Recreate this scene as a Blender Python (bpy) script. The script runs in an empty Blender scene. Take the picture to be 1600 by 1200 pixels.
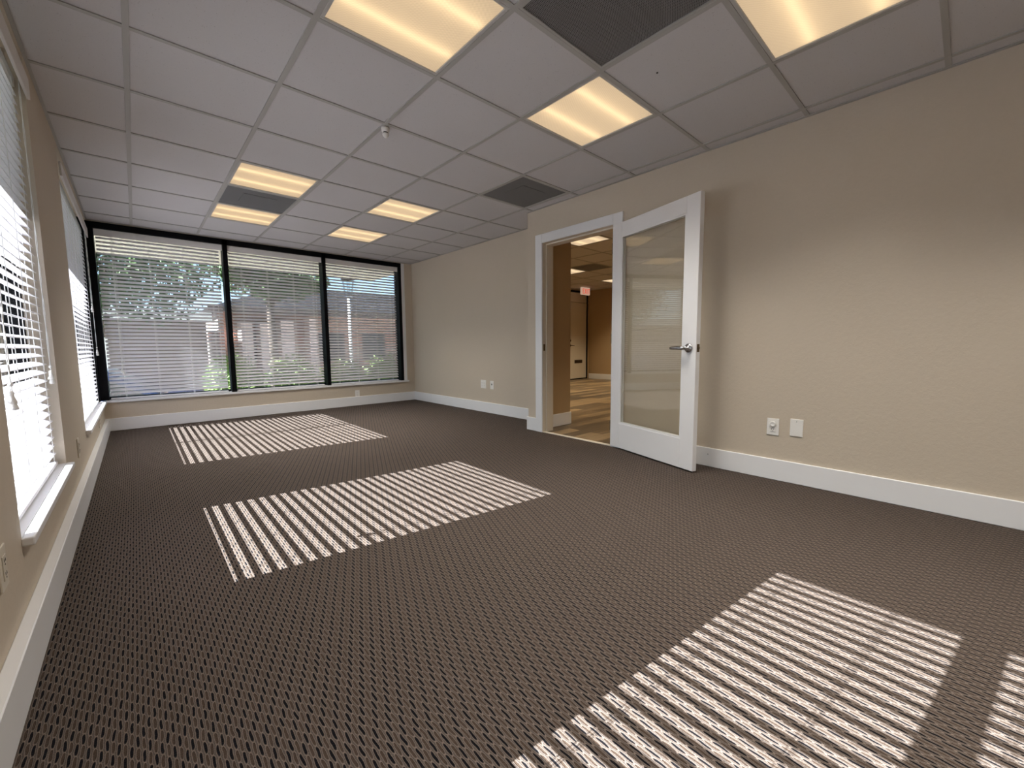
import bpy, bmesh, math, random
from mathutils import Vector, Matrix
random.seed(7)
PI = math.pi
SC = bpy.context.scene
COL = SC.collection
V = Vector

# ------------------------------------------------------------------ camera
CAM_H = 0.9452
yaw, pitch, roll = 0.7366, -0.0929, -0.0086
fw = V((math.sin(yaw)*math.cos(pitch), math.cos(yaw)*math.cos(pitch), math.sin(pitch)))
rt = V((math.cos(yaw), -math.sin(yaw), 0))
up = rt.cross(fw)
rt2 = rt*math.cos(roll) + up*math.sin(roll)
up2 = -rt*math.sin(roll) + up*math.cos(roll)
cam = bpy.data.cameras.new('camera'); camo = bpy.data.objects.new('camera', cam); COL.objects.link(camo)
M = Matrix((rt2, up2, -fw)).transposed().to_4x4(); M.translation = V((0, 0, CAM_H))
camo.matrix_world = M
cam.sensor_width = 36; cam.lens = 646.69/1600*36; cam.clip_start = 0.02; cam.clip_end = 300
SC.camera = camo

# ------------------------------------------------------------------ world, sun, exposure
SKY = 7.0
SUN = 43.0
w = bpy.data.worlds.new('sky'); SC.world = w; w.use_nodes = True
wn = w.node_tree; wn.nodes.clear()
wo = wn.nodes.new('ShaderNodeOutputWorld'); wb = wn.nodes.new('ShaderNodeBackground')
sk = wn.nodes.new('ShaderNodeTexSky'); sk.sky_type = 'HOSEK_WILKIE'
SUNDIR = V((1.0, -0.125, -0.69)).normalized()      # the way the light travels
sk.sun_direction = -SUNDIR; sk.turbidity = 3.0; sk.ground_albedo = 0.4
wn.links.new(sk.outputs[0], wb.inputs[0]); wb.inputs[1].default_value = SKY
wn.links.new(wb.outputs[0], wo.inputs[0])
sl = bpy.data.lights.new('sun', 'SUN'); so = bpy.data.objects.new('sun', sl); COL.objects.link(so)
sl.energy = SUN; sl.angle = math.radians(0.22); sl.color = (.95, 0.965, 1.0)
so.rotation_euler = SUNDIR.to_track_quat('-Z', 'Y').to_euler(); so.location = (-20, 3, 14)
SC.view_settings.view_transform = 'Standard'; SC.view_settings.look = 'None'
SC.view_settings.exposure = 0.55; SC.view_settings.gamma = 1.0
SC.view_settings.use_curve_mapping = False
cy = SC.cycles
cy.max_bounces = 10; cy.diffuse_bounces = 6; cy.glossy_bounces = 4; cy.transmission_bounces = 6
cy.transparent_max_bounces = 24; cy.caustics_reflective = False; cy.caustics_refractive = False
cy.sample_clamp_indirect = 4.0
try: cy.use_denoising = True; cy.denoiser = 'OPENIMAGEDENOISE'
except Exception: pass
LAMP_W = 8.0          # watts of one troffer

# ------------------------------------------------------------------ materials
def lin(c):
    return tuple((x/12.92 if x <= 0.04045 else ((x+0.055)/1.055)**2.4) for x in c)
class NT:
    def __init__(s, name):
        s.m = bpy.data.materials.new(name); s.m.use_nodes = True; s.t = s.m.node_tree; s.t.nodes.clear()
        s.out = s.n('ShaderNodeOutputMaterial')
    def n(s, k, **kw):
        x = s.t.nodes.new(k)
        for a, b in kw.items(): setattr(x, a, b)
        return x
    def l(s, a, b): s.t.links.new(a, b)
    def val(s, sock, v):
        if hasattr(v, 'is_linked') or isinstance(v, bpy.types.NodeSocket): s.l(v, sock)
        else: sock.default_value = v
    def math(s, op, a, b=0.0, c=0.0):
        x = s.n('ShaderNodeMath', operation=op)
        s.val(x.inputs[0], a); s.val(x.inputs[1], b); s.val(x.inputs[2], c)
        return x.outputs[0]
    def mix(s, f, a, b):
        x = s.n('ShaderNodeMix', data_type='RGBA')
        s.val(x.inputs[0], f)
        s.val(x.inputs[6], a if not isinstance(a, tuple) else (*a[:3], 1)); s.val(x.inputs[7], b if not isinstance(b, tuple) else (*b[:3], 1))
        return x.outputs[2]
    def coord(s, which='Object'):
        return s.n('ShaderNodeTexCoord').outputs[which]
    def noise(s, scale, detail=2.0, vec=None, rough=0.5):
        x = s.n('ShaderNodeTexNoise'); x.inputs['Scale'].default_value = scale; x.inputs['Detail'].default_value = detail
        x.inputs['Roughness'].default_value = rough
        s.l(vec if vec is not None else s.coord(), x.inputs['Vector']); return x.outputs['Fac']
    def ramp(s, f, stops):
        x = s.n('ShaderNodeValToRGB'); e = x.color_ramp.elements
        e[0].position, e[0].color = stops[0][0], (*stops[0][1], 1); e[1].position, e[1].color = stops[-1][0], (*stops[-1][1], 1)
        for p, c in stops[1:-1]:
            q = e.new(p); q.color = (*c, 1)
        s.l(f, x.inputs[0]); return x.outputs[0]
    def bsdf(s, col, rough=0.6, metal=0.0, spec=0.5, h=None, bs=0.2, bd=0.002):
        b = s.n('ShaderNodeBsdfPrincipled')
        s.val(b.inputs['Base Color'], (*col[:3], 1) if isinstance(col, tuple) else col)
        s.val(b.inputs['Roughness'], rough); b.inputs['Metallic'].default_value = metal
        b.inputs['Specular IOR Level'].default_value = spec
        if h is not None:
            bp = s.n('ShaderNodeBump'); bp.inputs['Strength'].default_value = bs; bp.inputs['Distance'].default_value = bd
            s.l(h, bp.inputs['Height']); s.l(bp.outputs[0], b.inputs['Normal'])
        s.l(b.outputs[0], s.out.inputs[0]); return b
def plain(name, col, rough=0.5, metal=0.0, spec=0.5, var=0.06, vs=6.0, bump=0.0, bsc=200.0):
    t = NT(name); n = t.noise(vs, 3)
    c = t.mix(n, tuple(x*(1-var) for x in col), tuple(min(1, x*(1+var)) for x in col))
    h = t.noise(bsc, 2) if bump else None
    t.bsdf(c, rough, metal, spec, h, bump, 0.001); return t.m

def wall_mat(name, col):
    t = NT(name)
    a = t.noise(60, 3); b = t.noise(1.3, 3)
    h = t.math('ADD', t.noise(45, 3), t.math('MULTIPLY', t.noise(130, 2), 0.4))
    c = t.mix(t.math('MULTIPLY', t.math('ADD', a, b), 0.5), tuple(x*0.95 for x in col), tuple(x*1.05 for x in col))
    t.bsdf(c, 0.62, spec=0.35, h=h, bs=0.35, bd=0.003); return t.m
def carpet_mat():
    t = NT('loop_carpet'); co = t.coord()
    warp = t.n('ShaderNodeTexNoise'); warp.inputs['Scale'].default_value = 28; warp.inputs['Detail'].default_value = 1
    t.l(co, warp.inputs['Vector'])
    sp = t.n('ShaderNodeSeparateXYZ'); t.l(co, sp.inputs[0])
    wsp = t.n('ShaderNodeSeparateXYZ'); t.l(warp.outputs['Color'], wsp.inputs[0])
    x = t.math('ADD', sp.outputs[0], t.math('MULTIPLY', t.math('SUBTRACT', wsp.outputs[0], .5), 0.006))
    y = t.math('ADD', sp.outputs[1], t.math('MULTIPLY', t.math('SUBTRACT', wsp.outputs[1], .5), 0.008))
    u = t.math('DIVIDE', x, 0.0108)
    iu = t.math('FLOOR', u)
    v = t.math('ADD', t.math('DIVIDE', y, 0.042), t.math('MULTIPLY', iu, 0.37))
    fu = t.math('ABSOLUTE', t.math('SUBTRACT', t.math('FRACT', u), 0.5))
    fv = t.math('ABSOLUTE', t.math('SUBTRACT', t.math('FRACT', v), 0.5))
    # dark slot: centre of the cell, long in y
    du = t.math('DIVIDE', fu, 0.25); dv = t.math('DIVIDE', fv, 0.43)
    d = t.math('ADD', t.math('POWER', du, 2.0), t.math('POWER', dv, 4.0))
    slot = t.n('ShaderNodeMapRange', interpolation_type='SMOOTHSTEP'); slot.inputs[1].default_value = 0.5; slot.inputs[2].default_value = 1.5
    t.l(d, slot.inputs[0])
    yarn = t.noise(420, 2)
    stitch = t.math('SINE', t.math('MULTIPLY', y, 900.0))
    yc = t.mix(yarn, lin((.085, .077, .073)), lin((.425, .385, .36)))
    yc = t.mix(t.math('MULTIPLY', t.noise(2.0, 2), 0.2), yc, lin((.26, .23, .21)))
    edge = t.math('SUBTRACT', 1.0, t.math('MINIMUM', t.math('MULTIPLY', t.math('ABSOLUTE', t.math('SUBTRACT', t.math('SQRT', d), 1.35)), 3.0), 1.0))
    yc = t.mix(t.math('MULTIPLY', edge, 0.7), yc, lin((.50, .44, .395)))
    alt = t.math('GREATER_THAN', t.math('FRACT', t.math('MULTIPLY', t.math('ADD', iu, t.math('FLOOR', v)), 0.5)), 0.25)
    sc_ = t.mix(alt, lin((.05, .048, .065)), t.mix(yarn, lin((.14, .115, .10)), lin((.34, .28, .235))))
    c = t.mix(slot.outputs[0], sc_, yc)
    h = t.math('ADD', t.math('MULTIPLY', slot.outputs[0], 1.0), t.math('ADD', t.math('MULTIPLY', yarn, 0.55), t.math('MULTIPLY', stitch, 0.12)))
    t.bsdf(c, 0.95, spec=0.15, h=h, bs=0.8, bd=0.004); return t.m
def wood_mat():
    t = NT('plank_floor'); co = t.coord()
    br = t.n('ShaderNodeTexBrick'); t.l(co, br.inputs['Vector'])
    br.offset = 0.37; br.inputs['Scale'].default_value = 1; br.inputs['Brick Width'].default_value = 1.2; br.inputs['Row Height'].default_value = 0.15
    br.inputs['Mortar Size'].default_value = 0.0016; br.inputs['Bias'].default_value = 0
    br.inputs['Color1'].default_value = (0, 0, 0, 1); br.inputs['Color2'].default_value = (1, 1, 1, 1); br.inputs['Mortar'].default_value = (0.2, 0.2, 0.2, 1)
    mp = t.n('ShaderNodeMapping'); mp.inputs['Scale'].default_value = (1.2, 14, 1); t.l(co, mp.inputs[0])
    g = t.noise(2.2, 5, mp.outputs[0], 0.62)
    f = t.math('ADD', t.math('MULTIPLY', br.outputs[0], 0.45), t.math('MULTIPLY', g, 0.65))
    c = t.ramp(f, [(0.15, lin((.20, .165, .125))), (0.5, lin((.37, .31, .235))), (0.85, lin((.60, .51, .385)))])
    t.bsdf(c, 0.38, spec=0.4, h=g, bs=0.1, bd=0.001); return t.m
def tile_mat():
    t = NT('acoustic_tile')
    vo = t.n('ShaderNodeTexVoronoi'); vo.inputs['Scale'].default_value = 90; t.l(t.coord(), vo.inputs['Vector'])
    pit = t.math('LESS_THAN', vo.outputs['Distance'], 0.16)
    pn = t.math('GREATER_THAN', t.noise(35, 2), 0.56)
    pit = t.math('MULTIPLY', pit, pn)
    a = t.noise(150, 2); b = t.noise(0.8, 2)
    c = t.mix(t.math('MULTIPLY', t.math('ADD', a, b), .5), (0.57, 0.555, 0.555), (0.66, 0.645, 0.645))
    c = t.mix(t.math('MULTIPLY', pit, 0.45), c, (0.22, 0.2, 0.19))
    t.bsdf(c, 0.9, spec=0.2, h=a, bs=0.25, bd=0.001); return t.m
def perf_mat(name, base, hole, pitch):
    t = NT(name); sp = t.n('ShaderNodeSeparateXYZ'); t.l(t.coord(), sp.inputs[0])
    u = t.math('DIVIDE', sp.outputs[0], pitch); iu = t.math('FLOOR', u)
    v = t.math('ADD', t.math('DIVIDE', sp.outputs[1], pitch), t.math('MULTIPLY', iu, 0.5))
    fu = t.math('SUBTRACT', t.math('FRACT', u), .5); fv = t.math('SUBTRACT', t.math('FRACT', v), .5)
    d = t.math('SQRT', t.math('ADD', t.math('MULTIPLY', fu, fu), t.math('MULTIPLY', fv, fv)))
    k = t.n('ShaderNodeMapRange'); k.inputs[1].default_value = 0.30; k.inputs[2].default_value = 0.40; t.l(d, k.inputs[0])
    t.bsdf(t.mix(k.outputs[0], hole, base), 0.5, spec=0.3, h=k.outputs[0], bs=0.5, bd=0.002); return t.m
def diffuser_mat():
    t = NT('prismatic_diffuser'); sp = t.n('ShaderNodeSeparateXYZ'); t.l(t.coord(), sp.inputs[0])
    a = t.math('SINE', t.math('MULTIPLY', sp.outputs[0], 2*PI/0.0075)); b = t.math('SINE', t.math('MULTIPLY', sp.outputs[1], 2*PI/0.0075))
    h = t.math('MULTIPLY', a, b)
    e = t.n('ShaderNodeEmission'); e.inputs[0].default_value = (1.0, 0.80, 0.60, 1); e.inputs[1].default_value = 0.20
    tr = t.n('ShaderNodeBsdfTranslucent')
    tr.inputs[0].default_value = (0.9, 0.86, 0.78, 1)
    t.l(t.mix(t.math('MULTIPLY', t.math('ADD', h, 1.0), 0.5), (.30, .255, .20), (0.62, 0.56, 0.46)), tr.inputs[0])
    ad = t.n('ShaderNodeAddShader'); t.l(e.outputs[0], ad.inputs[0]); t.l(tr.outputs[0], ad.inputs[1])
    t.l(ad.outputs[0], t.out.inputs[0]); return t.m
def emit(name, col, s):
    t = NT(name); e = t.n('ShaderNodeEmission'); e.inputs[0].default_value = (*col, 1); e.inputs[1].default_value = s
    t.l(e.outputs[0], t.out.inputs[0]); return t.m
def glass_mat(name, tint, refl=1.0):
    t = NT(name); tr = t.n('ShaderNodeBsdfTransparent'); tr.inputs[0].default_value = (*tint, 1)
    g = t.n('ShaderNodeBsdfGlossy'); g.inputs['Roughness'].default_value = 0.0; g.inputs[0].default_value = (1, 1, 1, 1)
    fr = t.n('ShaderNodeFresnel'); geo = t.n('ShaderNodeNewGeometry')
    t.l(t.math('SUBTRACT', 1.5, t.math('MULTIPLY', geo.outputs['Backfacing'], 1.5-1/1.5)), fr.inputs[0])
    mx = t.n('ShaderNodeMixShader'); t.l(t.math('MULTIPLY', fr.outputs[0], refl), mx.inputs[0])
    t.l(tr.outputs[0], mx.inputs[1]); t.l(g.outputs[0], mx.inputs[2]); t.l(mx.outputs[0], t.out.inputs[0]); return t.m
def brick_mat():
    t = NT('red_brick'); co = t.coord(); mp = t.n('ShaderNodeMapping'); mp.inputs['Rotation'].default_value = (PI/2, 0, 0); t.l(co, mp.inputs[0])
    br = t.n('ShaderNodeTexBrick'); t.l(mp.outputs[0], br.inputs['Vector']); br.inputs['Scale'].default_value = 1
    br.inputs['Brick Width'].default_value = .2; br.inputs['Row Height'].default_value = .07; br.inputs['Mortar Size'].default_value = .008
    br.inputs['Color1'].default_value = (.42, .22, .17, 1); br.inputs['Color2'].default_value = (.32, .16, .12, 1); br.inputs['Mortar'].default_value = (.45, .4, .36, 1)
    t.bsdf(br.outputs[0], .85, spec=.2); return t.m
def leaf_mat(name, a, b):
    t = NT(name); t.bsdf(t.mix(t.noise(9, 3), a, b), .6, spec=.3); return t.m

WALL = wall_mat('beige_paint', lin((.78, .73, .66)))
WALL2 = wall_mat('beige_paint_warm_lit', lin((.70, .60, .46)))  # same beige as the office, the hall's warm light put into its colour
CARPET = carpet_mat(); WOOD = wood_mat(); TILE = tile_mat()
GRID = plain('grid_paint', (0.42, 0.41, 0.385), .5, var=.03)
TRIM = plain('white_trim_paint', (0.82, 0.82, 0.83), .32, spec=.4, var=.02, bump=.05, bsc=90)
DOORW = plain('white_door_paint', (0.84, 0.835, 0.84), .3, spec=.4, var=.015, bump=.03, bsc=60)
JAMB = plain('cream_jamb_paint', (0.66, 0.60, 0.50), .4, var=.02)
BLACK = plain('black_aluminium', (0.004, 0.004, 0.005), .5, spec=.08, var=.1)
SLAT = plain('white_vinyl_slat', (0.77, 0.75, 0.79), .38, spec=.4, var=.02)
VAL = plain('white_vinyl_valance', (0.74, 0.72, 0.70), .42, spec=.35, var=.02)
CORD = plain('white_cord', (0.82, 0.81, 0.78), .8, var=.05, bump=.3, bsc=900)
PLASTIC = plain('white_plastic', (0.82, 0.80, 0.76), .35, var=.02)
IVORY = plain('almond_plastic', (0.66, 0.60, 0.50), .4, var=.02)
SLOTM = plain('dark_slot', (0.03, 0.028, 0.025), .6)
CHROME = plain('satin_nickel', (0.50, 0.50, 0.51), .22, metal=1, var=.05)
BRASS = plain('dark_brass', (0.16, 0.12, 0.07), .35, metal=1, var=.1)
BRONZE = plain('bronze_metal', (0.07, 0.05, 0.035), .4, metal=.8, var=.1)
HOUS = plain('white_enamel', (0.85, 0.84, 0.80), .4, var=.02)
TFRAME = plain('troffer_frame_paint', (0.50, 0.49, 0.46), .4, var=.03)
SIGNW = emit('lit_sign_face', (.42, .27, .19), .8); DIFF = diffuser_mat(); TUBE = emit('fluorescent_tube', (1.0, 0.88, 0.66), 5.4)
PERF = perf_mat('perforated_return_grille', (0.24, 0.235, 0.235), (0.015, 0.014, 0.013), 0.0075)
PERF2 = perf_mat('fine_perforated_grille', (0.22, 0.22, 0.225), (0.06, 0.06, 0.06), 0.006)
DOORGLASS = glass_mat('door_glass', (.985, .98, .95), 1.4)
WINGLASS = glass_mat('window_glass', (.93, .95, .95), 1.0)
CONC = plain('pale_concrete', (0.50, 0.48, 0.45), .9, var=.12, vs=1.5, bump=.3, bsc=60)
ASPH = plain('asphalt', (0.10, 0.10, 0.105), .9, var=.2, vs=3)
BRICK = brick_mat()
SOFF = plain('cream_soffit', (0.72, 0.66, 0.54), .7)
FASC = plain('brown_fascia', (0.10, 0.075, 0.06), .6)
ROOFM = plain('grey_shingle', (0.13, 0.125, 0.14), .9, var=.3, vs=20)
LEAFA = leaf_mat('hedge_leaf', (.10, .20, .05), (.30, .42, .14))
LEAFB = leaf_mat('tree_leaf', (.02, .05, .015), (.07, .12, .03))
BARK = plain('bark', (.08, .06, .045), .9, var=.3, vs=15)
CARP = plain('dark_blue_car_paint', (.03, .045, .10), .12, metal=.3, spec=.8, var=.05)
CARG = plain('car_window_tint', (.01, .012, .015), .05, spec=.8)
RUBR = plain('tyre_rubber', (.015, .015, .015), .8)
DARKIN = plain('dark_opening', (.015, .015, .02), .4)

# ------------------------------------------------------------------ mesh helpers
class MB:
    def __init__(s): s.bm = bmesh.new()
    def box(s, x0, x1, y0, y1, z0, z1, bev=0.0, seg=1):
        vs = [s.bm.verts.new((x, y, z)) for x in (x0, x1) for y in (y0, y1) for z in (z0, z1)]
        F = [(0, 1, 3, 2), (4, 6, 7, 5), (0, 4, 5, 1), (2, 3, 7, 6), (0, 2, 6, 4), (1, 5, 7, 3)]
        fs = [s.bm.faces.new([vs[i] for i in f]) for f in F]
        if bev > 0:
            es = list({e for f in fs for e in f.edges})
            bmesh.ops.bevel(s.bm, geom=es, offset=bev, segments=seg, affect='EDGES', profile=.5, clamp_overlap=True)
        return s
    def prism(s, pts, a0, a1, axis='z'):
        def mk(p, a): return {'z': (p[0], p[1], a), 'y': (p[0], a, p[1]), 'x': (a, p[0], p[1])}[axis]
        A = [s.bm.verts.new(mk(p, a0)) for p in pts]; B = [s.bm.verts.new(mk(p, a1)) for p in pts]
        n = len(pts); s.bm.faces.new(A); s.bm.faces.new(B[::-1])
        for i in range(n): s.bm.faces.new((A[i], B[i], B[(i+1) % n], A[(i+1) % n]))
        return s
    def tube(s, pts, r, n=8, caps=True):
        rings = []
        for i, p in enumerate(pts):
            p = V(p); q = V(pts[min(i+1, len(pts)-1)]); o = V(pts[max(i-1, 0)])
            d = (q-o).normalized(); a = d.orthogonal().normalized() if abs(d.z) < .9 else V((1, 0, 0)); a = (a - d*a.dot(d)).normalized(); b = d.cross(a)
            rr = r[i] if isinstance(r, (list, tuple)) else r
            rings.append([s.bm.verts.new(p + a*rr*math.cos(2*PI*k/n) + b*rr*math.sin(2*PI*k/n)) for k in range(n)])
        for A, B in zip(rings, rings[1:]):
            for k in range(n): s.bm.faces.new((A[k], A[(k+1) % n], B[(k+1) % n], B[k]))
        if caps: s.bm.faces.new(rings[0][::-1]); s.bm.faces.new(rings[-1])
        return s
    def lathe(s, prof, c, axis=V((0, 0, 1)), n=20):
        axis = V(axis).normalized(); a = axis.orthogonal().normalized(); b = axis.cross(a); rings = []
        for r, h in prof:
            rings.append([s.bm.verts.new(V(c) + axis*h + (a*math.cos(2*PI*k/n) + b*math.sin(2*PI*k/n))*max(r, 1e-5)) for k in range(n)])
        for A, B in zip(rings, rings[1:]):
            for k in range(n): s.bm.faces.new((A[k], A[(k+1) % n], B[(k+1) % n], B[k]))
        s.bm.faces.new(rings[0][::-1]); s.bm.faces.new(rings[-1]); return s
    def build(s, name, mat, parent=None, smooth=False, loc=None):
        bmesh.ops.recalc_face_normals(s.bm, faces=s.bm.faces)
        me = bpy.data.meshes.new(name); s.bm.to_mesh(me); s.bm.free()
        for m in (mat if isinstance(mat, (list, tuple)) else [mat]): me.materials.append(m)
        if smooth:
            for p in me.polygons: p.use_smooth = True
        o = bpy.data.objects.new(name, me); COL.objects.link(o)
        if parent: o.parent = parent
        if loc: o.location = loc
        return o
def tag(o, label, cat, group=None, kind=None):
    o['label'] = label; o['category'] = cat
    if group: o['group'] = group
    if kind: o['kind'] = kind
    return o
def empty(name, loc=(0, 0, 0), rz=0.0):
    o = bpy.data.objects.new(name, None); COL.objects.link(o); o.location = loc; o.rotation_euler = (0, 0, rz); o.empty_display_size = .1
    return o
def struct(o): o['kind'] = 'structure'; return o
def copy_tree(o, parent=None):
    c = o.copy(); COL.objects.link(c)
    if parent: c.parent = parent
    for ch in list(o.children): copy_tree(ch, c)
    return c

# ------------------------------------------------------------------ dimensions
H = 2.3617
XL, XR, XF = -0.305, 3.24, 3.655            # left wall, right wall (near part), right wall (far part)
YB, YN, YJ = 6.61, -2.6, 3.30               # back wall, wall behind the camera, the jog
H2, X2, Y2 = 2.43, 9.45, 7.20               # the room beyond the doorway
S = 0.6096
GX = [0.067 + S*k*1.0 for k in range(6)]    # runners
GY0 = 1.9925
W1, W2, W0 = (1.97, 3.13), (4.28, 6.47), (-0.34, 0.82)
SILL = 0.355
XO = XL - 0.17                               # outer face of the left wall
YO = YB + 0.17

# floors
m = MB(); m.prism([(XL, YN), (3.245, YN), (3.245, YJ), (XF+.01, YJ), (XF+.01, YB), (XL, YB)], -0.05, 0.0); struct(m.build('floor', CARPET))
m = MB(); m.prism([(3.245, 0.0), (X2, 0.0), (X2, Y2+.3), (3.83, Y2+.3), (3.83, 3.24), (3.245, 3.24)], -0.05, 0.001); struct(m.build('floor.001', WOOD))

# walls of the office
m = MB()
def left_wall_piece(y0, y1): m.box(XO, XL, y0, y1, -.05, 2.62)
left_wall_piece(YN-.15, W0[0]); left_wall_piece(W0[1], W1[0]); left_wall_piece(W1[1], W2[0])
for a, b in (W0, W1, W2): m.box(XO, XL, a, b, -.05, SILL-.025); m.box(XO, XL, a, b, 2.352, 2.62)
m.box(XO, XL, W2[1], YB, -.05, SILL-.025)
struct(m.build('wall_left', WALL))
m = MB()
m.box(XO, XF, YB, YO, -.05, SILL-.025); m.box(3.512, XF+.0, YB, YO, SILL-.025, 2.62); m.box(XO, 3.512, YB, YO, 2.356, 2.62)
struct(m.build('wall_back', WALL))
m = MB()
m.box(XR, 3.38, YN-.15, 2.165, -.05, 2.62); m.box(XR, 3.38, 2.165, 3.105, 2.035, 2.62); m.prism([(XR, 3.105), (3.38, 3.105), (3.38, 3.20), (3.83, 3.20), (3.83, YO), (XF, YO), (XF, YJ), (XR, YJ)], -.05, 2.62)
struct(m.build('wall_right', WALL))
m = MB(); m.box(XL, XR, YN-.15, YN, -.05, 2.62); struct(m.build('wall_near', WALL))

# ceilings: lay-in tiles with a T grid of its own
LIGHTS = [(1, -1), (3, -1), (3, -3), (1, 3), (1, 5), (3, 3), (3, 5), (1, -4), (3, -5), (1, -6)]
VENTS = [(2, -2), (4, 1), (1, 4)]
def cell(i, j): return GX[i], GX[i+1], GY0 + j*S, GY0 + (j+1)*S
def in_room(x, y): return True
m = MB(); g = MB(); FL = 0.012
xs = [XL] + GX + [XF]
JN, JP = -8, 8
skip = {(i, j) for i, j in LIGHTS + VENTS}
for a in range(len(xs)-1):
    x0, x1 = xs[a], xs[a+1]
    for j in range(JN, JP):
        y0, y1 = max(GY0 + j*S, YN), min(GY0 + (j+1)*S, YB)
        if y1 <= y0: continue
        if (a-1, j) in skip: continue
        if a == len(xs)-2:
            ya, yb = y0, y1
            if y1 <= YJ: m.box(x0, XR, ya, yb, H+.006, H+.024); continue
            if y0 < YJ:
                m.box(x0, XR, ya, YJ, H+.006, H+.024); m.box(x0, XF, YJ, yb, H+.006, H+.024); continue
        m.box(x0, x1, y0, y1, H+.006, H+.024)
struct(m.build('ceiling', TILE))
for x in GX: g.box(x-FL, x+FL, YN, YB, H, H+.005)
for j in range(JN, JP+1):
    y = GY0 + j*S
    if YN < y < YB:
        ends = [XL] + GX + [XR if y < YJ else XF]
        for a, b in zip(ends, ends[1:]):
            g.box(a + (FL if a != XL else 0), b - (FL if b in GX else 0), y-FL, y+FL, H+.0004, H+.005)
# wall angle
g.box(XL, XL+.014, YN, YB-.0, H-.0006, H+.003); g.box(XL+.014, XF, YB-.02, YB, H-.0006, H+.003)
g.box(XR-.022, XR, YN, YJ, H-.0006, H+.003); g.box(XF-.022, XF, YJ, YB-.02, H-.0006, H+.003)
struct(g.build('trim_1', GRID))

# baseboards
BH, BT = 0.145, 0.015
def base(name, boxes):
    m = MB()
    for b in boxes: m.box(*b, 0.0, BH, .003)
    return struct(m.build(name, TRIM))
base('baseboard_left', [(XL, XL+.034, YN, YB-BT)])
base('baseboard_back', [(XL, XF-BT, YB-BT, YB)])
base('baseboard_right', [(XR-BT, XR, YN+BT, 2.10), (XR-BT, XR, 3.168, YJ+BT), (XR, XF-BT, YJ, YJ+BT), (XF-BT, XF, YJ, YB)])
base('baseboard_near', [(XL+.034, XR-BT, YN, YN+BT)])
# small nail hole in the right-hand baseboard
m = MB(); m.box(XR-BT-.0012, XR-BT, 1.304, 1.313, .094, .098); struct(m.build('trim_2', SLOTM))

# door casing, jamb, stop, threshold
m = MB()
cx0, cx1 = XR-.019, XR
m.box(cx0, cx1, 3.072, 3.168, 0, 2.10, .002); m.box(cx0, cx1, 2.10, 2.198, 0, 2.10, .002); m.box(cx0, cx1, 2.198, 3.072, 2.007, 2.10, .002)
struct(m.build('trim_3', TRIM))
m = MB()
for x0, x1, e in ((XR-.003, 3.395, 0.0), (3.285, 3.385, .014)):
    m.box(x0, x1, 3.072-e, 3.105, 0, 2.035); m.box(x0, x1, 2.165, 2.198+e, 0, 2.035); m.box(x0, x1, 2.198+e, 3.072-e, 2.007-e, 2.035)
struct(m.build('trim_4', JAMB))
m = MB(); m.box(XR-.015, XR+.03, 2.198, 3.072, 0.0, .007, .002); struct(m.build('trim_5', JAMB))
st = MB(); st.box(XR+.004, XR+.034, 3.0705, 3.0722, .885, .955, .0005); st.box(XR+.012, XR+.024, 3.0695, 3.071, .905, .935)
sto = tag(st.build('strike_plate', BRASS), 'small brass strike plate on the left jamb of the open doorway', 'strike plate')

# ------------------------------------------------------------------ windows
def window(name, boxes, panes):
    e = empty(name); struct(e)
    f = MB()
    for b in boxes: f.box(*b)
    f.build('window_frame', BLACK, e)
    for p in panes: MB().box(*p).build('window_pane', WINGLASS, e)
    return e
TOPZ = 2.356
fx0, fx1 = XL-.155, XL-.085                  # the frame sits deep in the left wall
def left_window(name, y0, y1, mull=()):
    bx = [(fx0, fx1, y0, y0+.05, SILL, TOPZ), (fx0, fx1, y1-.05, y1, SILL, TOPZ), (fx0, fx1, y0+.05, y1-.05, SILL, SILL+.045), (fx0, fx1, y0+.05, y1-.05, 2.28, TOPZ)]
    cuts = [y0+.05] + list(mull) + [y1-.05]
    for k in mull: bx.append((fx0, fx1, k-.020, k+.020, SILL+.045, 2.28))
    pn = []
    for a, b in zip(cuts, cuts[1:]): pn.append((fx0+.03, fx0+.036, a+(.020 if a in mull else 0), b-(.020 if b in mull else 0), SILL+.045, 2.28))
    return window(name, bx, pn)
left_window('window_1', *W1)
left_window('window_2', *W2, mull=(5.378,))
left_window('window_3', *W0)
# back window: three bays
yf0, yf1 = YB-.004, YO-.01
MU = [(-.325, -.255), (.932, .984), (2.168, 2.218), (3.402, 3.452)]
bx = [(a, b, yf0, yf1, SILL, 2.352) for a, b in MU]
bx += [(-.255, 3.402, yf0, yf1, 2.285, 2.352)] + [(a[1], b[0], YB+.11, yf1, SILL, SILL+.03) for a, b in zip(MU, MU[1:])]
bx.append((-.44, -.325, YB-.13, yf1, SILL, 2.352))
pn = [(a[1], b[0], YB+.135, YB+.141, SILL+.03, 2.285) for a, b in zip(MU, MU[1:])]
window('window_4', bx, pn)
# white painted return beside the back window
m = MB(); m.box(3.452, 3.512, YB-.003, YO, SILL, 2.356); struct(m.build('trim_6', TRIM))
# sills
m = MB(); m.box(-.285, 3.537, YB-.022, YB+.13, SILL-.028, SILL, .004, 2); struct(m.build('trim_7', TRIM))
for k, (a, b) in enumerate((W1, W2, W0)):
    m = MB(); m.box(fx1-.02, XL, a+.001, b-.001, SILL-.025, SILL); m.box(XL-.001, XL+.03, a-.012, (b+.012 if k != 1 else YB-.022), SILL-.028, SILL, .005, 2)
    struct(m.build('trim_%d' % (8+k), TRIM))

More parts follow.
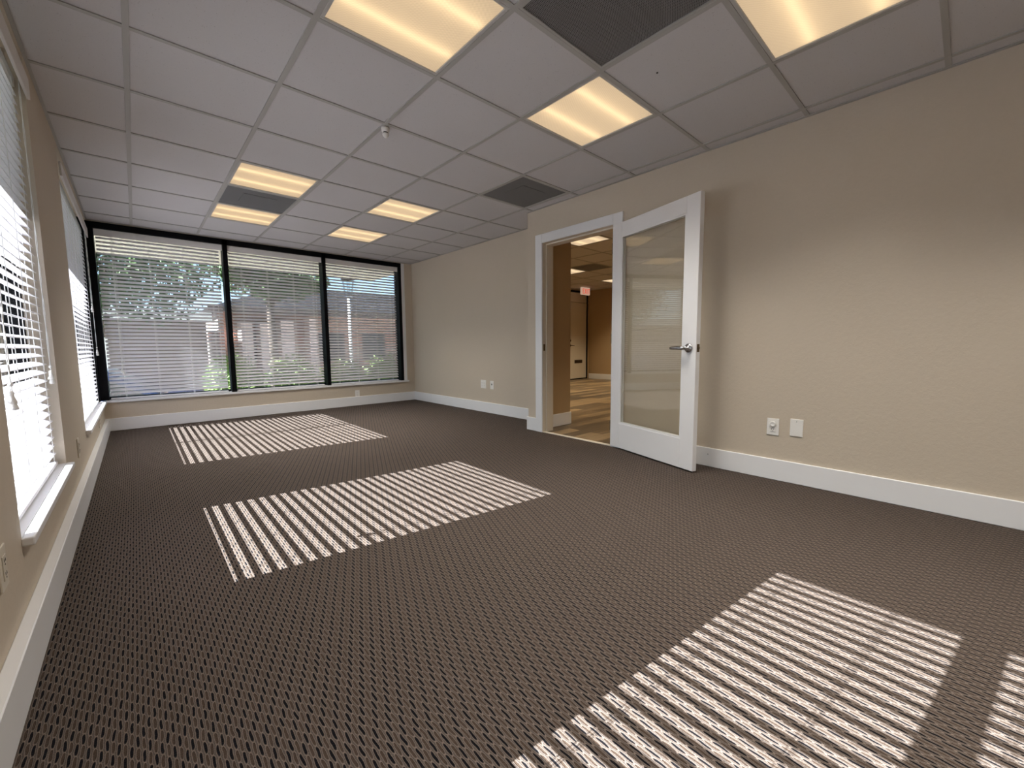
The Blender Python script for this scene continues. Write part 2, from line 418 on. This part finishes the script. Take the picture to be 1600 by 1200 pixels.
# ------------------------------------------------------------------ blinds
def make_blind(L, z0, z1, theta, ladders, pitch=.041, wslat=.05, valh=.10, val_front=-.035, val_ext=(0, 0), side_gap=(.006, .006), tassels=()):
    """local frame: X along the blind, -Y towards the room, z from the floor"""
    e = empty('window_blind')
    v = MB(); v.box(-val_ext[0], L+val_ext[1], val_front, val_front+.012, z1-valh, z1, .002)
    v.build('valance', VAL, e)
    h = MB(); h.box(side_gap[0], L-side_gap[1], -.022, .03, z1-.055, z1-.012); h.build('headrail', VAL, e)
    s = MB(); x0, x1 = side_gap[0], L-side_gap[1]
    n = int((z1-.075-z0-.03)/pitch); zt = z0 + .03
    ct, stt = math.cos(theta), math.sin(theta)
    K = 4
    for i in range(1, n+1):
        zc = zt + i*pitch; jit = random.uniform(-.012, .012); c2, s2 = math.cos(theta+jit), math.sin(theta+jit)
        rows = []
        for side in (1, -1):
            for k in range(K+1):
                a = (k/K-.5)*wslat; crown = .0035*(1-(2*k/K-1)**2) + side*.0012
                y = a*c2 - crown*s2; z = a*s2 + crown*c2
                rows.append((y, z))
        A = [s.bm.verts.new((x0, y, zc+z)) for y, z in rows]; B = [s.bm.verts.new((x1, y, zc+z)) for y, z in rows]
        q = K+1
        for k in range(K):
            s.bm.faces.new((A[k], A[k+1], B[k+1], B[k])); s.bm.faces.new((A[q+k+1], A[q+k], B[q+k], B[q+k+1]))
        s.bm.faces.new((A[0], B[0], B[q], A[q])); s.bm.faces.new((A[K], A[q+K], B[q+K], B[K]))
        for R in (A, B):
            for k in range(K): s.bm.faces.new((R[k], R[k+1], R[q+k+1], R[q+k]))
    s.build('slats', SLAT, e)
    r = MB(); r.box(x0, x1, -.025, .025, z0+.004, z0+.022, .004, 2); r.build('bottom_rail', SLAT, e)
    c = MB(); hw = wslat/2*ct
    for lx in ladders:
        for dx, yy in ((0, -hw-.0015), (0, hw+.0015), (.012, -.001)):
            c.box(lx+dx-.0011, lx+dx+.0011, yy-.0011, yy+.0011, z0+.02, z1-.05)
        for i in range(1, n+1):
            zc = zt+i*pitch-.003
            c.prism([(-hw-.0015, zc-hw*math.tan(theta)-.0006), (hw+.0015, zc+hw*math.tan(theta)-.0006), (hw+.0015, zc+hw*math.tan(theta)+.0006), (-hw-.0015, zc-hw*math.tan(theta)+.0006)], lx-.0006, lx+.0006, 'x')
    c.build('ladder_cords', CORD, e)
    for tx, tz, ty in tassels:
        pc = MB(); pts = []
        N = 24
        for ph in (0, PI):
            pts = [(tx+.0022*math.cos(k*1.1+ph), ty+.0022*math.sin(k*1.1+ph), z1-.03-(z1-.03-tz)*k/N) for k in range(N+1)]
            pc.tube(pts, .0014, 5)
        po = pc.build('pull_cord', CORD, e, True)
        for dx, dz in ((-.007, 0.0), (.008, -.022)):
            tt = MB(); tt.lathe([(.002, 0), (.006, -.004), (.0068, -.02), (.011, -.034), (.0115, -.042), (.004, -.045)], (tx+dx, ty, tz+dz+.01), n=14)
            tt.build('tassel', PLASTIC, po, True)
        kn = MB(); kn.lathe([(.001, -.008), (.006, -.004), (.007, 0), (.005, .005), (.001, .009)], (tx, ty, tz+.03), n=10); kn.build('cord_knot', CORD, po, True)
    return e
TH_L, TH_B = math.radians(19), math.radians(34)
bxL = XL-.052                                 # slat centre line in the left wall openings
def put(e, loc, rz): e.location = loc; e.rotation_euler = (0, 0, rz)
w1len = W1[1]-W1[0]
b = make_blind(w1len-.03, SILL, 2.235, TH_L, [.12, .42, .72, 1.02], valh=.095, val_front=-.068, tassels=[(1.085, .83, -.040), (.14, .80, -.045)])
put(b, (bxL, W1[0]+.015, 0), PI/2); tag(b, 'white slatted blind in the nearest left wall window, sunlit below, with twisted pull cord', 'window blind')
Lw = 1.085
b = make_blind(Lw-.008, SILL, 2.235, TH_L, [.12, .42, .72, .95], valh=.095, val_front=-.068, tassels=[])
put(b, (bxL, W2[0]+.012, 0), PI/2); tag(b, 'white slatted blind in the far left wall window, nearer half beside the beige pier', 'window blind')
b = make_blind(Lw-.008, SILL, 2.235, TH_L, [.1, .38, .66, .95], valh=.095, val_front=-.068, tassels=[(1.04, 1.40, -.045), (1.055, .93, -.05)])
put(b, (bxL, W2[0]+.012+Lw+.008, 0), PI/2); tag(b, 'white slatted blind next to the black corner post, with hanging tassels', 'window blind')
b = make_blind(w1len-.03, SILL, 2.235, TH_L, [.12, .42, .72, 1.02], valh=.095, val_front=-.068)
put(b, (bxL, W0[0]+.015, 0), PI/2); tag(b, 'white slatted blind just out of view at left, casting the striped sunlight nearest the camera', 'window blind')
for (a, c, lab, tas) in ((MU[0][1], MU[1][0], 'white slatted blind in the left, widest bay of the black framed back window', [(1.10, .62, -.03), (.13, .70, -.03)]),
                         (MU[1][1], MU[2][0], 'white slatted blind in the middle bay of the black framed back window', [(1.08, .60, -.03)]),
                         (MU[2][1], MU[3][0], 'white slatted blind in the right bay of the black framed back window, beside the corner', [(1.09, .75, -.03)])):
    L = c-a
    b = make_blind(L-.006, SILL, 2.283, TH_B, [.14, .45, .78, L-.14], pitch=.043, valh=.075, val_front=-.035, side_gap=(.010, .035), tassels=tas)
    put(b, (a+.003, YB+.055, 0), 0); tag(b, lab, 'window blind')

# ------------------------------------------------------------------ ceiling lights
def make_light(sx=S, sy=S, z=H, watts=LAMP_W, col=(1.0, .95, .87)):
    e = empty('ceiling_light'); a, c = sx/2-.0125, sy/2-.0125
    f = MB(); t = .016
    for b in ((-a, a, -c, -c+t), (-a, a, c-t, c), (-a, -a+t, -c+t, c-t), (a-t, a, -c+t, c-t)): f.box(*b, .0005, .014, .0015)
    f.build('frame', TFRAME, e)
    d = MB(); d.box(-a+t, a-t, -c+t, c-t, .006, .008); d.build('diffuser', DIFF, e)
    h = MB(); A, B2 = a-.004, c-.004
    h.box(-A, A, -B2, B2, .105, .108); h.box(-A, -A+.003, -B2, B2, .014, .105); h.box(A-.003, A, -B2, B2, .014, .105); h.box(-A+.003, A-.003, -B2, -B2+.003, .014, .105); h.box(-A+.003, A-.003, B2-.003, B2, .014, .105)
    h.build('housing', HOUS, e)
    for yy in (-.125, .125):
        tb = MB(); tb.tube([(-A+.02, yy, .037), (A-.02, yy, .037)], .0125, 10); tb.build('lamp_tube', TUBE, e, True)
    ld = bpy.data.lights.new('lamp_glow', 'AREA'); ld.shape = 'RECTANGLE'; ld.size = 2*(a-t)-.01; ld.size_y = 2*(c-t)-.01; ld.energy = watts; ld.color = col; ld.spread = math.radians(104)
    lo = bpy.data.objects.new('lamp_glow', ld); COL.objects.link(lo); lo.parent = e; lo.location = (0, 0, .002)
    return e
labs = ['square ceiling light panel cut by the photo top, left of the large grille',
        'square ceiling light panel above the open glass door, touching the large grille corner',
        'square ceiling light panel cut by the top right of the photo',
        'square ceiling light panel near the back window, directly before the small grey vent',
        'square ceiling light panel near the back window, directly behind the small grey vent',
        'square ceiling light panel near the back window, nearer one of the right pair',
        'square ceiling light panel near the back window, farther one of the right pair',
        'ceiling light panel behind the camera in the left row, first', 'ceiling light panel behind the camera in the right row', 'ceiling light panel behind the camera in the left row, last']
proto = None
for (i, j), lb in zip(LIGHTS, labs):
    if proto is None: proto = make_light(); o = proto
    else: o = copy_tree(proto)
    x0, x1, y0, y1 = cell(i, j); o.location = ((x0+x1)/2, (y0+y1)/2, H)
    tag(o, lb, 'ceiling light', 'recessed ceiling light panels of the office')

def make_vent(mat, plate=False):
    e = empty('ceiling_vent'); a = S/2-.0125
    f = MB(); t = .012
    for b in ((-a, a, -a, -a+t), (-a, a, a-t, a), (-a, -a+t, -a+t, a-t), (a-t, a, -a+t, a-t)): f.box(*b, .001, .008)
    f.build('frame', GRID, e)
    g = MB(); g.box(-a+t, a-t, -a+t, a-t, .006, .02); g.build('grille', mat, e)
    if plate:
        p = MB(); p.box(-.14, .14, -.14, .14, .0035, .006); p.build('damper_plate', PERF2, e)
    return e
for (i, j), mt, pl, lb in zip(VENTS, (PERF, PERF2, PERF2), (False, True, True), ('large dark perforated return air grille in the ceiling at the top centre', 'grey perforated air vent in the ceiling above the doorway by the right wall', 'grey perforated air vent in the ceiling between two light panels near the back window')):
    v = make_vent(mt, pl); x0, x1, y0, y1 = cell(i, j); v.location = ((x0+x1)/2, (y0+y1)/2, H); tag(v, lb, 'vent')

# ceiling sensor
e = empty('ceiling_sensor', (1.306, 2.645, H)); 
MB().lathe([(.026, 0), (.027, -.006), (.024, -.024), (.021, -.028)], (0, 0, 0)).build('base', PLASTIC, e, True)
MB().lathe([(.015, -.028), (.015, -.036)], (0, 0, 0)).build('neck', SLOTM, e, True)
MB().lathe([(.020, -.036), (.021, -.042), (.018, -.052), (.010, -.060), (.001, -.062)], (0, 0, 0)).build('lens_cap', PLASTIC, e, True)
tag(e, 'small white round sensor hanging from a ceiling grid crossing', 'sensor')
m = MB(); m.lathe([(.005, .0), (.005, -.003)], (2.134, 1.195, H+.006), n=12); tag(m.build('ceiling_plug', SLOTM), 'tiny dark plug in a ceiling tile beside the large grille', 'plug')

# ------------------------------------------------------------------ open glass door
DW, DT, DZ0, DZ1 = .925, .042, .012, 1.998
hx, hy = 3.222, 2.199
ang = math.atan2(1.307-hy, 2.962-hx)
D = empty('door_1', (hx, hy, 0), ang); struct(D)
# local: X from hinge to free edge; the room-side face (towards the camera) is at y = -DT..0 side chosen below
sgn = -1
def dbox(mm, x0, x1, y0, y1, z0, z1, bev=0.0): mm.box(x0, x1, y0, y1, z0, z1, bev)
ST, TR_, BR_ = .118, .118, .225
m = MB()
dbox(m, 0, ST, 0, DT, DZ0, DZ1, .002); dbox(m, DW-ST, DW, 0, DT, DZ0, DZ1, .002)
dbox(m, ST, DW-ST, 0, DT, DZ1-TR_, DZ1, .002); dbox(m, ST, DW-ST, 0, DT, DZ0, DZ0+BR_, .002)
m.build('door_leaf', DOORW, D)
m = MB(); b_ = .012
for y0, y1 in ((.002, .014), (DT-.014, DT-.002)):
    dbox(m, ST, ST+b_, y0, y1, DZ0+BR_, DZ1-TR_); dbox(m, DW-ST-b_, DW-ST, y0, y1, DZ0+BR_, DZ1-TR_)
    dbox(m, ST+b_, DW-ST-b_, y0, y1, DZ0+BR_, DZ0+BR_+b_); dbox(m, ST+b_, DW-ST-b_, y0, y1, DZ1-TR_-b_, DZ1-TR_)
m.build('glazing_bead', DOORW, D)
m = MB(); dbox(m, ST+.002, DW-ST-.002, DT/2-.003, DT/2+.003, DZ0+BR_+.002, DZ1-TR_-.002); m.build('glass_pane', DOORGLASS, D)
for side in (0, 1):
    yy = 0 if side == 0 else DT; s_ = -1 if side == 0 else 1
    hd = MB(); hc = (DW-.062, yy, .915)
    hd.lathe([(.033, 0), (.034, s_*.004), (.031, s_*.010), (.020, s_*.014), (.012, s_*.018), (.011, s_*.045)], hc, V((0, 1, 0)), 28)
    hd.tube([(DW-.062, yy+s_*.045, .915), (DW-.075, yy+s_*.054, .915), (DW-.11, yy+s_*.056, .916), (DW-.165, yy+s_*.054, .915), (DW-.185, yy+s_*.05, .914)], [.013, .0145, .0135, .0125, .011], 14)
    hd.build('door_handle', CHROME, D, True)
m = MB(); dbox(m, DW-.0005, DW+.0018, .009, .034, .887, .943, .0005); dbox(m, DW+.001, DW+.011, .014, .028, .907, .925, .002); m.build('latch', BRASS, D)
m = MB()
for z in (.2, 1.0, 1.8): m.tube([(-.004, .004, z-.045), (-.004, .004, z+.045)], .0065, 10)
m.build('hinge', BRASS, D)

# ------------------------------------------------------------------ wall plates
def plate(kind, loc, rz, label, cat, pw=.074, mat=PLASTIC):
    """local: plate stands on the wall plane y=0 and faces -Y"""
    e = empty({'blank': 'blank_wall_plate'}.get(kind, 'wall_outlet' if 'outlet' in kind else 'wall_plate'), loc, rz)
    ph = .117
    MB().box(-pw/2, pw/2, -.006, 0, -ph/2, ph/2, .003, 2).build('cover_plate', mat, e)
    if kind in ('outlet', 'outlet_plug', 'double'):
        for cx_ in ((-.024, .024) if kind == 'double' else (0,)):
            MB().box(cx_-.017, cx_+.017, -.0085, -.006, -.034, .034, .002).build('receptacle', mat, e)
            for dz in ((-.018, .018) if kind != 'outlet_plug' else (-.018,)):
                s = MB(); s.box(cx_-.0075, cx_-.0055, -.0092, -.0084, dz-.002, dz+.006); s.box(cx_+.0055, cx_+.0075, -.0092, -.0084, dz-.002, dz+.006); s.lathe([(.0022, 0), (.0022, .0008)], (cx_, -.0084, dz-.009), V((0, -1, 0)), 10)
                s.build('socket_slots', SLOTM, e)
    if kind == 'outlet_plug':
        MB().lathe([(.0195, 0), (.0195, .007), (.017, .009), (.010, .0095), (.009, .0085), (.001, .0085)], (0, -.0085, .020), V((0, -1, 0)), 28).build('round_cap', PLASTIC, e, True)
    if kind == 'blank':
        s = MB(); s.lathe([(.0028, 0), (.0028, .0012)], (0, -.006, .042), V((0, -1, 0)), 12); s.build('screw', CHROME, e)
    if kind == 'jack':
        MB().box(-.009, .009, -.0085, -.006, -.002, .022, .001).build('jack', SLOTM, e)
    tag(e, label, cat); return e
RW = -PI/2
RW = PI/2 + PI                                # faces -X
def rz_right(): return -PI/2
plate('outlet_plug', (XR, .881, .369), -PI/2, 'white outlet with a round plug-in cap on the right wall, nearer the door', 'outlet')
plate('blank', (XR, .743, .380), -PI/2, 'blank white wall plate on the right wall, right of the outlet', 'wall plate')
plate('double', (XF, 4.634, .399), -PI/2, 'wide white double outlet plate on the right wall past the doorway', 'outlet', pw=.118)
plate('jack', (XF, 4.443, .396), -PI/2, 'narrow white plate with a small dark jack, past the doorway on the right wall', 'wall plate')
plate('outlet', (2.615, YB, .19), 0, 'white outlet under the right bay of the back window', 'outlet')
plate('outlet', (XL, 3.69, .335), PI/2, 'almond outlet on the left wall pier between the two windows', 'outlet', mat=IVORY)
plate('outlet', (XL, 1.70, .365), PI/2, 'almond outlet on the left wall, nearest the camera, cut by the left edge', 'outlet', mat=IVORY)
plate('outlet', (XL, 5.62, .245), PI/2, 'small outlet low on the left wall under the far window', 'outlet', mat=IVORY)

# ------------------------------------------------------------------ room beyond the doorway
m = MB()
m.box(3.38, X2+.15, -.15, 0.0, -.05, 2.7)
struct(m.build('wall_hall_near', WALL2))
m = MB(); m.box(X2, X2+.15, 0, Y2+.15, -.05, 2.7); struct(m.build('wall_hall_right', WALL2))
DX0, DX1 = 8.62, 9.395
m = MB(); m.box(3.83, DX0, Y2, Y2+.15, -.05, 2.7); m.box(DX1, X2, Y2, Y2+.15, -.05, 2.7); m.box(DX0, DX1, Y2, Y2+.15, 2.40, 2.7); struct(m.build('wall_hall_back', WALL2))
m = MB(); m.box(3.3905, 3.8305, 3.192, 3.2, BH, H2); m.box(3.83, 3.838, 3.192, Y2, BH, H2); struct(m.build('wall_hall_left', WALL2))
m = MB()
m.box(3.396, 3.845, 3.177, 3.192, 0, BH, .003); m.box(3.838, 3.853, 3.192, Y2, 0, BH, .003); m.box(3.853, DX0, Y2-.015, Y2, 0, BH, .003); m.box(X2-.015, X2, .0, Y2-.015, 0, BH, .003)
struct(m.build('baseboard_hall', TRIM))
# ceiling
HX0, HY0 = 4.503, 3.488
L2 = [(0, 0), (3, 3), (6, 3), (3, -3), (6, -3), (0, 5), (0, -4)]; VT2 = [(3, 2)]
sk2 = set(L2 + VT2); m = MB(); g = MB()
for i in range(-2, 9):
    for j in range(-6, 7):
        x0, x1, y0, y1 = max(3.38, HX0+i*S), min(X2, HX0+(i+1)*S), max(0, HY0+j*S), min(Y2, HY0+(j+1)*S)
        if x1 <= x0 or y1 <= y0 or (i, j) in sk2: continue
        m.box(x0, x1, y0, y1, H2+.006, H2+.024)
struct(m.build('ceiling.001', TILE))
for i in range(-1, 9):
    x = HX0+i*S
    if 3.38 < x < X2: g.box(x-FL, x+FL, 0, Y2, H2, H2+.005)
for j in range(-5, 7):
    y = HY0+j*S
    if 0 < y < Y2: g.box(3.38, X2, y-FL, y+FL, H2+.0004, H2+.0045)
struct(g.build('trim_11', GRID))
hl = ['ceiling light panel just inside the doorway, seen at the top of the opening', 'ceiling light panel beyond the doorway beside the hall vent', 'ceiling light panel beyond the doorway, half hidden by the door leaf',
      'hall ceiling light panel hidden behind the right wall', 'hall ceiling light panel hidden behind the right wall, far side', 'hall ceiling light panel hidden behind the wall stub', 'hall ceiling light panel hidden near the hall end wall']
hall_proto = None
for (i, j), lb in zip(L2, hl):
    if hall_proto is None: hall_proto = o = make_light(watts=15.0, col=(1.0, .82, .56))
    else: o = copy_tree(hall_proto)
    o.location = (HX0+(i+.5)*S, HY0+(j+.5)*S, H2); tag(o, lb, 'ceiling light', 'recessed ceiling light panels beyond the doorway')
v = make_vent(PERF2, True); v.location = (HX0+3.5*S, HY0+2.5*S, H2); tag(v, 'square grey air vent in the ceiling beyond the doorway', 'vent')
# far entrance door
e = empty('door_2', (DX0, Y2, 0)); struct(e); wd = DX1-DX0
MB().box(.012, wd-.03, .02, .065, .03, 2.085, .002).build('door_leaf', JAMB, e)
MB().box(.012, wd-.03, .02, .065, 2.095, 2.352, .002).build('transom_panel', JAMB, e)
m = MB(); m.box(0, .012, 0, .12, 0, 2.40); m.box(wd-.03, wd, -.005, .12, 0, 2.40); m.box(.012, wd-.03, .05, .12, 2.352, 2.40); m.box(.012, wd-.03, .03, .12, 0, .03); m.box(.012, wd-.03, .10, .12, .03, 2.352); m.build('door_frame_and_backing', BLACK, e)  # frame, plus an added panel behind the leaf to block outside light
m = MB(); m.lathe([(.03, 0), (.031, .006), (.012, .014), (.011, .045)], (.055, .02, .93), V((0, -1, 0)), 20); m.tube([(.055, -.025, .93), (.10, -.032, .93), (.165, -.03, .93)], .010, 10); m.build('door_handle', BRONZE, e, True)
MB().lathe([(.028, 0), (.028, .012), (.014, .02)], (.05, .02, 1.06), V((0, -1, 0)), 20).build('deadbolt', BRONZE, e, True)
m = MB(); m.box(.235, .565, .012, .02, .445, .535, .002); m.box(.255, .545, .009, .013, .465, .515, .002); m.build('mail_slot', BRONZE, e)
m = MB(); m.box(.05, .42, -.03, .02, 2.355, 2.40, .004); m.build('door_closer', BLACK, e)
# exit sign
e = empty('exit_sign', (8.76, 6.80, 0))
MB().box(-.165, .165, -.03, .03, 2.235, 2.42, .006, 2).build('sign_box', SIGNW, e)
REDL = emit('red_exit_letters', (.75, .03, .01), .7)
lt = MB(); zb, zt_, sw = 2.262, 2.388, .014
def bar(x0, z0, x1, z1, wd_=sw):
    d = V((x1-x0, z1-z0)); d.normalize(); n_ = V((-d.y, d.x))*wd_/2; a = V((x0, z0)); b = V((x1, z1))
    lt.prism([tuple(a+n_), tuple(a-n_), tuple(b-n_), tuple(b+n_)], -.0335, -.030, 'y')
lh = zt_-zb
def Echar(x): bar(x, zb, x, zt_); bar(x, zt_-sw/2, x+.05, zt_-sw/2); bar(x, (zb+zt_)/2, x+.042, (zb+zt_)/2); bar(x, zb+sw/2, x+.05, zb+sw/2)
Echar(-.130); bar(-.055, zb, .010, zt_); bar(.010, zb, -.055, zt_); bar(.047, zb, .047, zt_); bar(.080, zt_-sw/2, .150, zt_-sw/2); bar(.115, zb, .115, zt_)
lt.build('letters', REDL, e)
tag(e, 'red and white EXIT sign hanging before the far entrance door', 'sign')

# ------------------------------------------------------------------ outside
GZ = -1.0
MB().box(-30, 50, YO+3.4, 60, GZ-.1, GZ).build('parking_lot', CONC)
tag(bpy.data.objects['parking_lot'], 'pale sunlit concrete lot outside the back window', 'pavement')
MB().box(-5.1, XO, -8, YO+3.4, GZ-.1, GZ).build('side_pavement', CONC); tag(bpy.data.objects['side_pavement'], 'pale pavement strip outside the left windows', 'pavement')
MB().box(XO, 14, YO, YO+3.4, GZ-.1, GZ).build('planting_bed', BARK); tag(bpy.data.objects['planting_bed'], 'dark soil bed below the back window holding the shrubs', 'planting bed')
# roof with deep overhangs; the soffit closes over the outer walls
e = empty('roof_overhang')
MB().box(XO-1.10, X2+1.2, YN-1.2, Y2+1.93, 2.70, 2.86).build('roof_slab', ROOFM, e)
m = MB(); m.box(XO-1.10, XO, YN-1.2, YO+2.33, 2.43, 2.45); m.box(XO, 4.1, YO, YO+2.33, 2.43, 2.45); m.build('soffit', SOFF, e)
m = MB(); m.box(XO-1.13, XO-1.10, YN-1.2, YO+2.36, 2.42, 2.88); m.box(XO-1.10, 4.1, YO+2.33, YO+2.36, 2.42, 2.88); m.build('fascia', FASC, e)
tag(e, 'deep roof overhang with cream soffit outside the windows', 'roof')
m = MB(); m.box(-1.54, -1.45, .288, .378, GZ, 2.43, .006); tag(m.build('porch_post', FASC), 'square brown post under the left roof overhang', 'post')
# low fence on the left
m = MB(); m.box(-5.2, -5.1, -3, 14, GZ+.001, 1.3)
tag(m.build('boundary_wall', FASC), 'brown boundary wall outside the left windows', 'wall')

def leaves(name, mat, pts, size, parent=None):
    m = MB()
    for c in pts:
        n = V((random.gauss(0, 1), random.gauss(0, 1), random.gauss(0, 1))).normalized(); a = n.orthogonal().normalized(); b_ = n.cross(a); t_ = random.uniform(0, PI)
        a, b_ = a*math.cos(t_)+b_*math.sin(t_), -a*math.sin(t_)+b_*math.cos(t_); s_ = size*random.uniform(.6, 1.3)
        c = V(c); vs = [m.bm.verts.new(c+a*s_), m.bm.verts.new(c+b_*s_*.45+n*s_*.1), m.bm.verts.new(c-a*s_), m.bm.verts.new(c-b_*s_*.45+n*s_*.1)]
        m.bm.faces.new(vs)
    return m.build(name, mat, parent)
def blob(c, r, n):
    out = []
    for _ in range(n):
        d = V((random.gauss(0, 1), random.gauss(0, 1), random.gauss(0, 1))).normalized(); k = random.uniform(.55, 1.0)
        out.append((c[0]+d.x*r[0]*k, c[1]+d.y*r[1]*k, c[2]+d.z*r[2]*k))
    return out
shr = [(1.25, 8.55, .8, .92), (2.2, 8.7, .8, .88), (3.15, 8.6, .8, .80), (4.1, 8.7, .8, .86), (5.05, 8.55, .8, .86)]
sl_ = ['shrub outside the left edge of the middle window bay', 'shrub outside the middle of the middle window bay', 'shrub outside the black post between middle and right bays', 'shrub outside the right window bay by the lamp post', 'shrub outside the right end of the back window']
for (x, y, r, zt2), lb in zip(shr, sl_):
    e = empty('shrub', (x, y, GZ)); leaves('foliage', LEAFA, [(q, random.uniform(-.36, .36), .06+(zt2-GZ-.14)*random.uniform(.25, 1)**.7*(1-.22*abs(q/.45)**3)*random.uniform(.86, 1.02)) for q in [random.uniform(-.42, .42) for _ in range(2600)]], .045, e)
    m = MB()
    for k in range(5): m.tube([(0.02*k, 0, .012), (random.uniform(-.2, .2), random.uniform(-.15, .15), .5), (random.uniform(-.35, .35), random.uniform(-.25, .25), .9)], [.012, .009, .005], 5)
    m.build('stems', BARK, e); tag(e, 'green leafy '+lb, 'shrub', 'shrubs below the back window')
for x, y, r, hh, lb in ((-.9, 13.6, 2.6, 3.7, 'dark leafy tree outside behind the left side of the left window bay'), (3.3, 15.0, 1.5, 4.2, 'smaller dark tree outside between the left and middle bays')):
    e = empty('tree', (x, y, GZ)); pts = []
    for k in range(34):
        c = (random.uniform(-1, 1)*r*.75, random.uniform(-1, 1)*r*.5, hh+random.uniform(-.5, .9)*r*.5); pts += blob(c, (r*.42, r*.42, r*.3), 260)
    leaves('foliage', LEAFB, pts, .09, e)
    m = MB(); m.tube([(0, 0, .01), (.01, 0, 1.4), (-.03, .05, hh-.3), (0, 0, hh+.8)], [.16, .13, .1, .04], 10)
    for k in range(6): a = k*1.05; m.tube([(0, 0, hh-1+k*.2), (math.cos(a)*r*.4, math.sin(a)*r*.4, hh+.1+k*.1), (math.cos(a)*r*.75, math.sin(a)*r*.6, hh+.6)], [.06, .04, .015], 6)
    m.build('trunk', BARK, e, True); tag(e, lb, 'tree')
# brick building opposite
e = empty('brick_building', (2.6, 19.0, GZ)); WH = 3.45
m = MB(); m.box(0, 12, 1.8, 2.0, 0, WH); m.box(0, .2, 2.0, 9, 0, WH); m.box(11.8, 12, 2.0, 9, 0, WH); m.box(.2, 11.8, 8.8, 9, 0, WH)
m.build('brick_wall', BRICK, e)
PINK = plain('sunlit_tone_pink_brick', (.74, .58, .53), .8, var=.12, vs=4)  # brick lightened so the shaded pier fronts look sunlit
for x, w_, zh in ((.65, .40, 3.0), (1.32, .45, 3.0), (2.10, .52, 3.1), (3.25, .32, 3.25)): MB().box(x, x+w_, .9, 1.8, 0, zh).build('pale_pier', PINK, e)
for x in (.95, 1.6, 2.35, 3.9, 6.0): MB().box(x, x+.4 if x < 3 else x+1.2, 1.76, 1.8, 1.3, 2.6).build('window', DARKIN, e)
m = MB(); m.prism([(-.5, WH), (12.6, WH), (11.8, WH+.95), (2.0, WH+.95)], -.3, 9.4, 'y'); m.build('roof', ROOFM, e)
m = MB(); m.box(-.55, 12.65, -.35, -.3, WH-.12, WH+.02); m.build('gutter', FASC, e)
tag(e, 'brick building with deep piers, dark windows and grey roof across the lot', 'building')
e = empty('low_building', (-9, 18.0, GZ))
MB().box(0, 10.9, 0, 6, 0, 2.9).build('dark_wall', FASC, e)
MB().box(-.3, 11.0, -.8, -.7, 2.80, 3.12).build('pale_fascia', HOUS, e)
MB().box(-.3, 11.0, -.7, 6.3, 2.9, 3.1).build('roof', ROOFM, e)
MB().box(7.6, 8.4, -.02, 0, .2, 2.3).build('doorway', HOUS, e)
tag(e, 'low dark building with a pale fascia band beyond the left window bay', 'building')
# lamp post
e = empty('lamp_post', (4.62, 12.0, GZ))
MB().tube([(0, 0, 0), (0, 0, .5), (0, 0, 3.35)], [.07, .05, .038], 14).build('pole', HOUS, e, True)
m = MB(); m.lathe([(.06, 3.35), (.10, 3.40), (.16, 3.82), (.17, 3.84)], (0, 0, 0), n=6); m.build('lantern', WINGLASS, e)
m = MB(); m.lathe([(.20, 3.84), (.19, 3.87), (.05, 4.0), (.01, 4.06)], (0, 0, 0), n=6)
for k in range(6): a = k*PI/3; m.tube([(.10*math.cos(a), .10*math.sin(a), 3.40), (.165*math.cos(a), .165*math.sin(a), 3.84)], .008, 5)
m.build('lantern_cap', BLACK, e)
tag(e, 'lamp post with a flared lantern outside the right window bay', 'lamp post')
# car
e = empty('parked_car', (-.9, 11.0, GZ), math.radians(-8)); e.scale = (1.1, 1.1, 1.1)
prof = [(-2.25, .35), (-2.28, .62), (-2.1, .84), (-1.35, .93), (-.75, 1.36), (.55, 1.42), (1.25, .98), (2.05, .86), (2.25, .66), (2.25, .33)]
m = MB(); rings = []
for yy, sc_, dz in ((-.88, .97, -.02), (-.80, 1.0, 0), (0, 1.01, .02), (.80, 1.0, 0), (.88, .97, -.02)):
    rings.append([m.bm.verts.new((px*sc_, yy*(1 if pz < 1.0 else .82), pz+dz if pz > .5 else pz)) for px, pz in prof])
for A, B_ in zip(rings, rings[1:]):
    for k in range(len(prof)): m.bm.faces.new((A[k], A[(k+1) % len(prof)], B_[(k+1) % len(prof)], B_[k]))
m.bm.faces.new(rings[0]); m.bm.faces.new(rings[-1][::-1]); m.build('car_body', CARP, e)
for s_ in (-1, 1):
    m = MB(); m.prism([(-1.2, .96), (-.72, 1.28), (.5, 1.33), (1.08, .98)], s_*.80, s_*.86, 'y'); m.build('side_window', CARG, e)
    for wx in (-1.4, 1.4):
        m = MB(); m.lathe([(.2, -.1), (.31, -.1), (.33, -.06), (.33, .06), (.31, .1), (.2, .1)], (wx, s_*.80, .33), V((0, 1, 0)), 24); wh = m.build('wheel', RUBR, e, True)
        m = MB(); m.lathe([(.19, -.03), (.19, .03), (.05, .05)], (wx, s_*.88, .33), V((0, s_, 0)), 20); m.build('hubcap', CHROME, wh, True)
tag(e, 'dark blue car parked outside the lower left of the back window', 'car')
